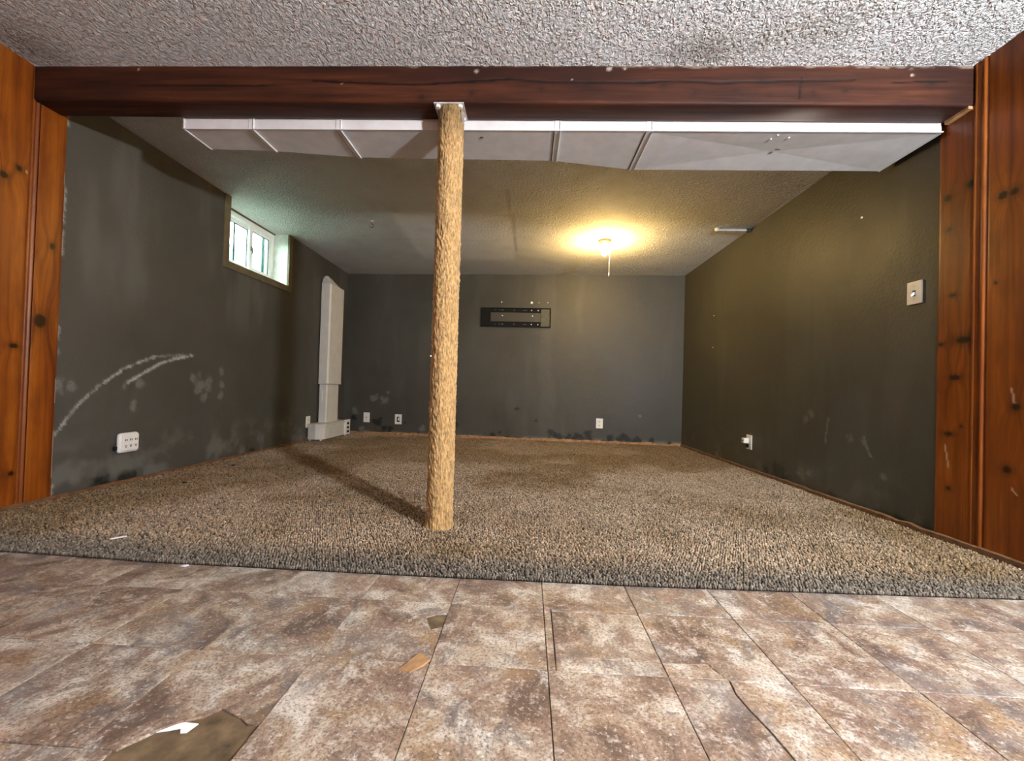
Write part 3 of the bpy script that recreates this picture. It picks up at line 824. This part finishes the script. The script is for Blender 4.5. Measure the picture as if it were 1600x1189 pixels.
# ================================================================== THINGS
# ---- carpet-wrapped post
def post():
    root = tag(empty('support_post', (POST_B[0], POST_B[1], zf(*POST_B)-.004)), 'round post wrapped in tan shag carpet from floor to beam', 'post')
    org = Vector(root.location)
    nh, na = 620, 110
    h = np.linspace(0, 1.955-org.z, nh); a = np.linspace(0, 2*math.pi, na+1)[:-1]
    Hh, A = np.meshgrid(h, a, indexing='ij')
    t = Hh/Hh.max()
    s_ = A*POST_R
    px, py = np.cos(A)*3.0, np.sin(A)*3.0
    n1 = (fbm(px*4+Hh*13, py*4-Hh*9, 3.2, 601, 3)+fbm(px*4-Hh*21+40, py*4+Hh*15+9, 3.2, 611, 3))/2
    n2 = fbm(Hh*70+px*3, px*11+py*17, 1.0, 621, 3)
    rad = POST_R-.002+.012*(n1-.5)+.009*(n2-.5)
    rad = rad+.010*np.exp(-Hh/.02)
    rad = rad*np.where(t > .985, 1+.05*(fbm(A*4, A*0, 2, 631, 2)-.4), 1)
    cx = (POST_T[0]-POST_B[0])*t; cy = (POST_T[1]-POST_B[1])*t
    co = np.stack([cx+rad*np.cos(A), cy+rad*np.sin(A), Hh], -1).reshape(-1, 3)
    f = grid_faces(nh, na); i = np.arange(nh-1)
    wrap = np.stack([i*na+na-1, (i+1)*na+na-1, (i+1)*na, i*na], -1)
    f = np.vstack([f, wrap])[:, ::-1]
    v = np.clip(.62+1.5*(n1-.42)+1.0*(n2-.45), .28, 1.35)
    top_tone = 1-.45*sstep(.90, .99, t)  # darker towards the top of the wrap
    base = np.array([.60, .385, .165])
    col = base[None, None]*(v*top_tone)[..., None]
    obj('carpet_wrap', mesh_np('carpet_wrap', co, f, col.reshape(-1, 3), True), M_POST, root)
    zt_ = 1.9585-org.z
    cxp, cyp = -.407-org.x, 1.924-org.y
    pl = obj('top_plate', boxm((cxp-.070, cyp-.061, zt_-.006), (cxp+.070, cyp+.061, zt_), .001), M_STEEL, root)
    for dx in (-.052, .052):
        for dy in (-.045, .045):
            bb = bmesh.new(); lathe(bb, [(.011, -.012), (.011, -.002), (.013, 0)], 6, org=(cxp+dx, cyp+dy, zt_-.006)); obj('bolt', bb, M_PLATE, pl)
    bb = bmesh.new()   # loose torn flap at the upper right of the wrap
    prism(bb, [(0, 0), (.03, .0), (.022, -.05), (.006, -.075)], lambda u, v_: Vector((cxp+.052+u*.5, cyp-.035+u, zt_-.018+v_)), lambda u, v_: Vector((cxp+.055+u*.5, cyp-.038+u, zt_-.018+v_)))
    fl = obj('torn_flap', bb, plain('grey_carpet_backing', (.28, .24, .19), .9, .1, var=.2, scale=80), root)
    # nail in the wrap
    bb = bmesh.new(); lathe(bb, [(.002, -.004), (.002, .004), (.004, .005)], 8, axis='Y', org=(-.055, -.040, .78)); obj('nail', bb, M_PLATE, root)
    return root
post()

# ---- sheet-metal duct behind the beam
def duct():
    root = tag(empty('ceiling_duct', (0, 2.18, 1.9143)), 'long white painted sheet metal duct hung behind the wooden beam', 'duct')
    zb0, zt_ = 1.9143, 2.105
    yf = lambda x: 2.006+.003*x
    secs = [(-1.795, -1.443, 2.180, 2.192), (-1.443, -.992, 2.194, 2.252), (-.992, .104, 2.252, 2.271), (.104, .548, 2.272, 2.357), (.548, 1.925, 2.357, 2.352)]
    for i, (xa, xb2, ya, yb2) in enumerate(secs):
        b = bmesh.new()
        pts = [(xa, yf(xa)), (xb2, yf(xb2)), (xb2, yb2), (xa, ya)]
        lo = [b.verts.new((p[0], p[1], zb0)) for p in pts]; hi = [b.verts.new((p[0], p[1], zt_)) for p in pts]
        b.faces.new(hi)
        for k in range(4): b.faces.new((lo[k], lo[(k+1) % 4], hi[(k+1) % 4], hi[k]))
        cxm = sum(p[0] for p in pts)/4; cym = sum(p[1] for p in pts)/4
        c = b.verts.new((cxm, cym, zb0+(.008 if i == 4 else .002)))    # cross-broken sheet
        for k in range(4): b.faces.new((lo[k], lo[(k+1) % 4], c))
        o = obj('duct_section', b, M_WHITE, root); o.data.transform(Matrix.Translation((0, -2.18, -1.9143)))
    def cleat(x, yA, yB, w_, t_, mat, name, dx=0):
        b = bmesh.new()
        box(b, (x-w_/2, yA-t_, zb0-t_), (x+w_/2, yB, zb0+.001), .0008)
        box(b, (x-w_/2, yA-t_, zb0-t_), (x+w_/2, yA+.001, zb0+.055), .0008)
        o = obj(name, b, mat, root); o.data.transform(Matrix.Translation((0, -2.18, -1.9143))); return o
    for x, yB in ((-1.440, 2.196), (-.990, 2.255), (.106, 2.274), (.552, 2.359)):
        cleat(x, yf(x), yB, .026, .0035, M_WHITE, 'cleat')
        cleat(x+.0135, yf(x), yB, .003, .008, M_WHITE, 'seam_lip')
        cleat(x-.0155, yf(x)+.004, yB-.002, .004, .001, M_SEAMDK, 'seam_gap')
    for x, yB in ((-1.791, 2.182), (1.921, 2.352)):
        cleat(x, yf(x), yB, .008, .004, M_WHITE, 'end_flange')
    # front and rear folded hems along the bottom edges
    b = bmesh.new(); box(b, (-1.795, 2.001-.004, zb0-.002), (1.925, 2.004, zb0+.003), .0005)
    o = obj('front_hem', b, M_WHITE, root); o.data.transform(Matrix.Translation((0, -2.18, -1.9143)))
    for x, y, dx, dy in ((-.281, 2.06, .014, .006), (1.24, 2.15, .02, -.02)):
        b = bmesh.new(); box(b, (x-.002, y-.002, zb0-.0012), (x+dx, y+.004, zb0+.002)); 
        o = obj('scratch', b, M_SEAMDK, root); o.data.transform(Matrix.Translation((0, -2.18, -1.9143)))
    for x, y in ((1.245, 2.05), (1.165, 2.062), (1.18, 2.03)):
        b = bmesh.new(); lathe(b, [(.004, -.003), (.005, 0), (.003, .002)], 8, org=(x, y, zb0)); o = obj('screw', b, M_PLATE, root); o.data.transform(Matrix.Translation((0, -2.18, -1.9143)))
    return root
duct()

# ---- bare-bulb ceiling light with pull cord
def bulb_light():
    X0, Y0 = .714, 4.067; Z0 = zc(X0, Y0)
    root = tag(empty('ceiling_light', (X0, Y0, Z0)), 'bare glowing bulb in a round ceiling socket with a pull cord', 'ceiling light')
    b = bmesh.new(); lathe(b, [(.060, .002), (.062, -.012), (.054, -.022), (.040, -.026)], 32); obj('canopy', b, M_BRASS, root, smooth=False)
    b = bmesh.new(); lathe(b, [(.034, -.024), (.034, -.040), (.024, -.050), (.022, -.062)], 28); obj('socket', b, M_PORC, root)
    b = bmesh.new(); lathe(b, [(.014, -.058), (.018, -.070), (.029, -.090), (.033, -.112), (.029, -.132), (.016, -.146), (.004, -.150)], 20)
    obj('bulb', b, M_BULB, root, smooth=True)
    b = bmesh.new(); tube(b, [(.046, -.010, -.024), (.047, -.012, -.12), (.047, -.012, -.33)], .0026, 6)
    cord = obj('pull_cord', b, M_CORD, root)
    b = bmesh.new(); lathe(b, [(.002, -.325), (.0055, -.331), (.006, -.350), (.003, -.356)], 10, org=(.047, -.012, 0)); obj('cord_bead', b, M_CORD, cord)
bulb_light()

# ---- wall lamp and added fill panel, both behind the viewer
def wall_lamp():
    y = -.44; x = xr(y)-.022
    root = tag(empty('wall_lamp', (x, y, 1.51)), 'frosted globe wall lamp on the right pine panelling behind the viewer', 'wall lamp')
    b = bmesh.new(); lathe(b, [(.055, .0), (.055, -.012), (.030, -.022)], 24, axis='X'); obj('wall_plate', b, M_BRASS, root)
    b = bmesh.new(); tube(b, [(-.02, 0, 0), (-.045, 0, -.015), (-.075, 0, -.055), (-.10, 0, -.085)], .008, 10); obj('arm', b, M_BRASS, root)
    b = bmesh.new(); lathe(b, [(.030, -.098), (.036, -.080), (.034, -.072)], 20, org=(-.10, 0, 0)); obj('cup', b, M_BRASS, root)
    b = bmesh.new(); R_ = .075; prof = [(R_*math.sin(t), -R_*math.cos(t)) for t in np.linspace(.30, math.pi-.05, 14)]
    lathe(b, prof, 24, org=(-.10, 0, -.006)); obj('globe', b, M_KEY, root, smooth=True)
wall_lamp()
def fill_lamp():  # unseen panel added as soft fill, not a known fitting
    X0, Y0 = -.2, -1.5
    root = tag(empty('added_fill_panel', (X0, Y0, zc(X0, Y0))), 'added fill light panel on the ceiling behind the viewer', 'ceiling light')
    obj('fill_housing', boxm((-.62, -.17, -.05), (.62, .17, .0), .006), M_WHITE, root)
    obj('fill_emitter', boxm((-.60, -.15, -.09), (.60, .15, -.05), .012), M_FILL, root)
fill_lamp()

# ---- wall plates
def plate_frame(root, w_, h_, t=.006):
    return obj('cover_plate', boxm((-w_/2, -t, -h_/2), (w_/2, 0, h_/2), .002), M_PLATE, root)
def duplex(label, loc, rz, w_=.086, h_=.126, group='wall outlets'):
    """plate facing local -Y"""
    root = tag(empty('wall_outlet', loc, (0, 0, rz)), label, 'outlet', group)
    plate_frame(root, w_, h_)
    for s in (-1, 1):
        b = bmesh.new()
        pts = [(.017*math.cos(t)*(1.0), .015*math.sin(t)) for t in np.linspace(0, 2*math.pi, 17)[:-1]]
        prism(b, pts, lambda u, v: Vector((u, -.0062, v+s*.024)), lambda u, v: Vector((u, -.0075, v+s*.024)))
        fc = obj('socket', b, M_BLACK if s > 2 else M_PLATE, root)
        for dx in (-.006, .006):
            obj('slot', boxm((dx-.0022, -.0080, s*.024-.006), (dx+.0022, -.0074, s*.024+.006)), M_BLACK, fc)
        bb = bmesh.new(); lathe(bb, [(.003, -.0074), (.003, -.0080)], 10, axis='Y', org=(0, 0, s*.024-.0105)); obj('ground_hole', bb, M_BLACK, fc)
    b = bmesh.new(); lathe(b, [(.003, -.008), (.003, -.005)], 10, axis='Y'); obj('screw', b, M_STEEL, root)
    return root
duplex('white outlet on left wall beside the tall white tower', (xl(4.485)+.001, 4.485, .187), math.pi/2)
duplex('white outlet low on far wall below the ceiling bulb', (.919, yb(.919)-.001, .210), -.0325)
rp = duplex('white outlet on right wall with an adapter plugged in', (xr(3.680)-.001, 3.680, .224), -math.pi/2)
# plug-in adapter on the right-hand outlet
ad = tag(empty('plug_adapter', (xr(3.680)-.0105, 3.690, .236), (0, 0, -math.pi/2)), 'small white plug adapter in the right wall outlet', 'adapter')
obj('body', boxm((-.022, -.045, -.022), (.022, 0, .022), .005, 3), M_PLATE, ad)
obj('port', boxm((-.010, -.0462, -.008), (.010, -.0446, .006), .0), plain('blue_black_port', (.02, .025, .07), .4), ad)
obj('lower_plug', boxm((-.017, -.010, -.062), (.017, .0, -.030), .004), M_BLACK, ad)
# coax plate
rt_ = tag(empty('wall_outlet', (-2.138, yb(-2.138)-.001, .181), (0, 0, -.0325)), 'white cable plate with one centre jack, left on far wall', 'outlet', 'wall outlets')
plate_frame(rt_, .084, .128)
b = bmesh.new(); lathe(b, [(.010, -.006), (.010, -.010), (.006, -.011), (.006, -.018)], 14, axis='Y'); obj('jack', b, M_STEEL, rt_)
b = bmesh.new(); lathe(b, [(.0055, -.0180), (.0055, -.0184)], 12, axis='Y'); obj('jack_hole', b, M_BLACK, rt_)
obj('slot', boxm((-.004, -.0068, -.012), (.004, -.0058, .012)), M_BLACK, rt_)
for s in (-1, 1):
    b = bmesh.new(); lathe(b, [(.003, -.0075), (.003, -.005)], 8, axis='Y', org=(0, 0, s*.042)); obj('screw', b, M_STEEL, rt_)
# broken phone plate
rt_ = tag(empty('wall_outlet', (-1.706, yb(-1.706)-.001, .170), (0, 0, -.0325)), 'white plate with a dark broken socket, near the carpeted post on far wall', 'outlet', 'wall outlets')
plate_frame(rt_, .092, .130)
obj('socket_hole', boxm((-.018, -.0072, -.034), (.020, -.0058, .034), .0), M_BLACK, rt_)
obj('broken_insert', boxm((-.004, -.011, -.016), (.018, -.0062, .014), .002), M_PLATE, rt_)
obj('insert_post', boxm((.004, -.012, .010), (.014, -.0062, .030), .001), M_PLATE, rt_)
# light switch
sw = tag(empty('light_switch', (xr(2.165)-.001, 2.165, 1.190), (0, 0, -math.pi/2)), 'white toggle light switch on right wall beside the pine panelling', 'light switch')
plate_frame(sw, .080, .116, .008)
obj('toggle_slot', boxm((-.008, -.0088, -.018), (.008, -.0078, .012)), M_GREYPL, sw)
b = bmesh.new(); prism(b, [(-.008, -.010), (-.026, -.022), (-.026, -.012), (-.008, .004)], lambda u, v: Vector((-.005, u, v)), lambda u, v: Vector((.005, u, v))); obj('toggle', b, M_PLATE, sw)
for s in (-1, 1):
    b = bmesh.new(); lathe(b, [(.0035, -.0095), (.0035, -.007)], 10, axis='Y', org=(0, 0, s*.034)); obj('screw', b, M_STEEL, sw)

# ---- six-way wall tap on the left wall
tp = tag(empty('outlet_tap', (xl(2.395)+.001, 2.395, .243), (0, 0, math.pi/2)), 'bulky white six socket wall tap low on the left wall', 'outlet tap')
b = boxm((-.062, -.030, -.060), (.062, 0, .060), .016, 4); obj('body', b, M_PLATE, tp, smooth=False)
face = obj('face', boxm((-.050, -.036, -.046), (.052, -.028, .048), .005, 3), M_PLATE, tp)
for i, dx in enumerate((-.030, .0, .032)):
    for j, dz in enumerate((.018, -.018)):
        if j == 0:
            for d in (-.005, .005): obj('slot', boxm((dx+d-.0018, -.0372, dz-.006), (dx+d+.0018, -.0358, dz+.006)), M_BLACK, face)
        else:
            for d in (-.0045, .0045): obj('slot', boxm((dx+d-.0014, -.0372, dz-.002), (dx+d+.0014, -.0358, dz+.006)), M_BLACK, face)
            bb = bmesh.new(); lathe(bb, [(.0032, -.0358), (.0032, -.0372)], 10, axis='Y', org=(dx, 0, dz-.006)); obj('ground_hole', bb, M_BLACK, face)
obj('black_plug', boxm((-.078, -.016, -.040), (-.060, -.002, -.016), .004), M_BLACK, tp)

# ---- wall mount plate for a television
def tv_mount():
    xc = -.190; zc_ = 1.545
    root = tag(empty('tv_mount', (xc, yb(xc)-.001, zc_), (0, 0, -.0325)), 'black rectangular television wall bracket on the far wall', 'tv mount')
    W, Hh = .908, .246; z0_, z1_ = -Hh/2, Hh/2
    hx0, hx1, hz0, hz1 = -.328, .326, -.054, .066
    def rail(za, zb2, nm):
        b = bmesh.new(); box(b, (hx0, -.010, za), (hx1, -.004, zb2), .001)
        o = obj(nm, b, M_BLACK, root)
        zo = za if nm == 'lower_rail' else zb2
        bb = bmesh.new(); d = .006 if nm == 'lower_rail' else -.006
        box(bb, (hx0, -.026, min(zo, zo+d)), (hx1, -.004, max(zo, zo+d)), .001); obj('lip', bb, M_BLACK, o)
        zm = (za+zb2)/2
        for x, w_, m in ((-.27, .020, M_SEAMDK), (-.215, .012, M_GREYPL), (-.175, .030, M_GREYPL), (-.02, .018, M_GREYPL), (.12, .05, M_SEAMDK), (.205, .012, M_PLATE), (.290, .012, M_PLATE)):
            obj('slot', boxm((x-w_/2, -.0108, zm-.006), (x+w_/2, -.0096, zm+.006)), m, o)
        return o
    rail(hz1, z1_, 'upper_rail'); rail(z0_, hz0, 'lower_rail')
    e1 = obj('end_plate', boxm((-W/2, -.022, z0_), (hx0, -.002, z1_), .002), M_BLACK, root)
    e2 = obj('end_plate', boxm((hx1, -.010, z0_+.010), (W/2-.010, -.003, z1_-.010), .002), M_GREYPL, root)  # black plate coloured grey to carry its reflection
    b = bmesh.new(); box(b, (W/2-.011, -.026, z0_), (W/2, -.002, z1_), .001); box(b, (hx1, -.024, z1_-.009), (W/2, -.002, z1_), .001); box(b, (hx1, -.024, z0_), (W/2, -.002, z0_+.009), .001)
    obj('end_rim', b, M_BLACK, e2)
tv_mount()
# screws and anchors in the walls
def anchor(label, loc, rz, r=.008, ring=False):
    b = bmesh.new()
    if ring: lathe(b, [(.016, 0), (.016, -.003), (.012, -.005), (.009, -.005), (.009, -.001)], 16, axis='Y')
    else: lathe(b, [(r*.7, .002), (r, -.001), (r*.8, -.005), (r*.3, -.006)], 12, axis='Y')
    o = obj('wall_anchor', b, M_PLATE, None, loc); o.rotation_euler = (0, 0, rz)
    return tag(o, label, 'wall anchor', 'wall anchors')
for x, z, r, ring, lab in ((-.379, 1.745, .009, False, 'white anchor above the left part of the black bracket'), (.013, 1.742, .012, True, 'white ring shaped anchor above the black bracket'),
                           (.105, 1.744, .006, False, 'small white anchor between ring anchor and last anchor above bracket'), (.220, 1.745, .007, False, 'rightmost white anchor above the black bracket'),
                           (-.365, 1.569, .009, False, 'left white screw inside the black bracket opening'), (.027, 1.568, .009, False, 'right white screw inside the black bracket opening')):
    anchor(lab, (x, yb(x)-.0005, z), -.0325, r, ring)
for y, z, lab in ((2.511, 1.72, 'white anchor high on right wall near the duct end'), (4.417, 1.464, 'upper white anchor on right wall near far corner'), (4.43, 1.126, 'lower white anchor on right wall near far corner')):
    anchor(lab, (xr(y)-.0005, y, z), -math.pi/2, .006)

# ---- ceiling hook and rod bracket
hk = tag(empty('ceiling_hook', (-1.461, 3.638, zc(-1.461, 3.638))), 'small brown metal hook in the ceiling left of the post', 'hook')
b = bmesh.new(); lathe(b, [(.018, .002), (.016, -.008), (.006, -.012)], 14); obj('base', b, M_PORC, hk)
b = bmesh.new(); tube(b, [(0, 0, -.01), (0, 0, -.03)]+[(.016*math.sin(t)+.0, 0, -.046+.016*math.cos(t)) for t in np.linspace(0, 4.4, 10)], .0035, 8); obj('hook', b, M_BRASS, hk)
rd = tag(empty('rod_bracket', (1.655, 3.735, zc(1.655, 3.735))), 'short white metal rod fixed flat on ceiling at right wall', 'rod')
b = bmesh.new(); tube(b, [(0, 0, -.014), (.285, -.004, -.014)], .0095, 12); obj('rod', b, M_WHITE, rd)
b = bmesh.new(); lathe(b, [(.020, .001), (.020, -.010), (.010, -.026)], 16); obj('end_cap', b, M_PLATE, rd)
obj('end_bracket', boxm((.255, -.014, -.030), (.293, .006, .001), .002), M_SEAMDK, rd)

# ---- tall white tower unit in the left far corner
def tower():
    ox, oy = -2.35, 4.80; oz = zf(ox, oy)
    root = tag(empty('tower_unit', (ox, oy, oz)), 'tall white plastic tower with pointed top on a low box base in left corner', 'tower unit')
    def put(name, b, mat, parent=root, smooth=False):
        bmesh.ops.translate(b, verts=b.verts, vec=(-ox, -oy, -oz)); return obj(name, b, mat, parent, smooth=smooth)
    xw = -2.447
    # base box, narrow end rounded towards the viewer
    pts = [(xw+.012, 4.47), (-2.345, 4.455), (-2.290, 4.475), (-2.262, 4.52), (-2.255, 5.10), (xw+.012, 5.10)]
    b = bmesh.new(); prism(b, pts, lambda u, v: Vector((u, v, oz+.024)), lambda u, v: Vector((u, v, oz+.178))); base = put('base_box', b, M_TOWER)
    pts2 = [(xw+.010, 4.455), (-2.345, 4.440), (-2.280, 4.462), (-2.248, 4.51), (-2.240, 5.08), (xw+.010, 5.08)]
    b = bmesh.new(); prism(b, pts2, lambda u, v: Vector((u, v, oz+.178)), lambda u, v: Vector((u, v, oz+.196))); put('base_lid', b, M_TOWER)
    for k in range(6):
        put('vent_slat', boxm((-2.258, 4.60, oz+.046+k*.019), (-2.2505, 4.95, oz+.056+k*.019), .001), M_TOWER, base)
    ctl = put('control_panel', boxm((-2.258, 4.975, oz+.020), (-2.238, 5.105, oz+.205), .003), M_PLATE)
    for k in range(3):
        put('button', boxm((-2.2385, 5.015, oz+.045+k*.050), (-2.2335, 5.065, oz+.072+k*.050), .001), M_BLACK, ctl)
    for x, y in ((-2.42, 4.49), (-2.30, 4.495), (-2.28, 5.05), (-2.42, 5.05)):
        b = bmesh.new(); lathe(b, [(.008, 0), (.012, .026)], 10, org=(x, y, oz)); put('foot', b, M_PLATE)
    # lower telescoping channel and upper sleeve
    def chan_(x0, x1, ya, yb2, z0_, z1_, nm, ch):
        b = bmesh.new()
        pts = [(x0, ya), (x1-ch, ya), (x1, ya+ch), (x1, yb2), (x0, yb2)]
        prism(b, pts, lambda u, v: Vector((u, v, z0_)), lambda u, v: Vector((u, v, z1_))); return put(nm, b, M_TOWER)
    chan_(xw+.012, -2.345, 4.690, 4.975, oz+.196, .66, 'lower_channel', .012)
    up_ = chan_(xw+.006, -2.330, 4.672, 5.005, .615, 1.785, 'upper_sleeve', .016)
    put('sleeve_lip', boxm((xw+.004, 4.668, .612), (-2.326, 5.009, .622), .002), M_TOWER, up_)
    # pointed cap: sloped front leaning back to an arched rear edge
    b = bmesh.new()
    ys = np.linspace(0, 1, 11)
    front = [b.verts.new((-2.330, 4.672+.333*s_, 1.785)) for s_ in ys]
    prof = [0, .075, .108, .112, .106, .098, .088, .074, .055, .030, 0]
    back = [b.verts.new((-2.385-.03*p/.1, 4.672+.333*s_, 1.785+p)) for s_, p in zip(ys, prof)]
    rear = [b.verts.new((xw+.006, 4.672+.333*s_, 1.785+p*.98)) for s_, p in zip(ys, prof)]
    rb = [b.verts.new((xw+.006, 4.672+.333*s_, 1.785)) for s_ in ys]
    def q4(A, B):
        for k in range(10):
            try: b.faces.new((A[k], A[k+1], B[k+1], B[k]))
            except ValueError: pass
    q4(front, back); q4(back, rear); q4(rear, rb)
    bmesh.ops.remove_doubles(b, verts=b.verts, dist=1e-5)
    put('pointed_cap', b, M_TOWER)
    b = bmesh.new(); tube(b, [(xw+.05, 4.70, .60), (xw+.045, 4.685, .50), (xw+.05, 4.68, .40)], .004, 6); put('pull_tab', b, M_TOWER)
tower()

# ---- litter
def chip(name, pts, zoff, th, mat, label, cat, tilt=(0, 0, 0), group=None):
    cx = sum(p[0] for p in pts)/len(pts); cy = sum(p[1] for p in pts)/len(pts)
    b = bmesh.new(); prism(b, [(p[0]-cx, p[1]-cy) for p in pts], lambda u, v: Vector((u, v, 0)), lambda u, v: Vector((u*.96, v*.96, th)))
    o = obj(name, b, mat, None, (cx, cy, zoff)); o.rotation_euler = tilt
    return tag(o, label, cat, group)
fp = kk([(-.272, .908), (-.248, .948), (-.236, .966), (-.214, .948), (-.206, .940), (-.219, .922), (-.243, .902)])
chip('tile_fragment', fp, zv(-.24, .95)+.0025, .004, M_CHIP, 'broken tan tile fragment lying on the vinyl floor', 'debris', (.05, -.07, 0))
chip('paper_scrap', [(-1.602, 1.530), (-1.594, 1.527), (-1.566, 1.566), (-1.574, 1.570)], zf(-1.58, 1.55)+.006, .003, M_PAPER, 'thin white paper scrap on the carpet near the left pine wall', 'debris', (0, .05, 0))
chip('paint_flake', [(x*K, y*K) for x, y in ((-1.158, 1.348), (-1.142, 1.346), (-1.136, 1.358), (-1.150, 1.360))], zv(-1.17, 1.38)+.001, .003, M_PAPER, 'tiny white flake on vinyl at the carpet edge', 'debris')
chip('crumb', [(-2.205, 2.99), (-2.19, 2.985), (-2.182, 3.0), (-2.195, 3.01)], zf(-2.19, 3.0)+.003, .006, M_BLACK, 'tiny dark crumb on carpet near left wall, the farther one', 'debris')
chip('crumb', [(-2.096, 2.432), (-2.083, 2.43), (-2.078, 2.443), (-2.09, 2.447)], zf(-2.09, 2.44)+.003, .006, M_BLACK, 'tiny dark crumb on carpet near left wall, the nearer one', 'debris')
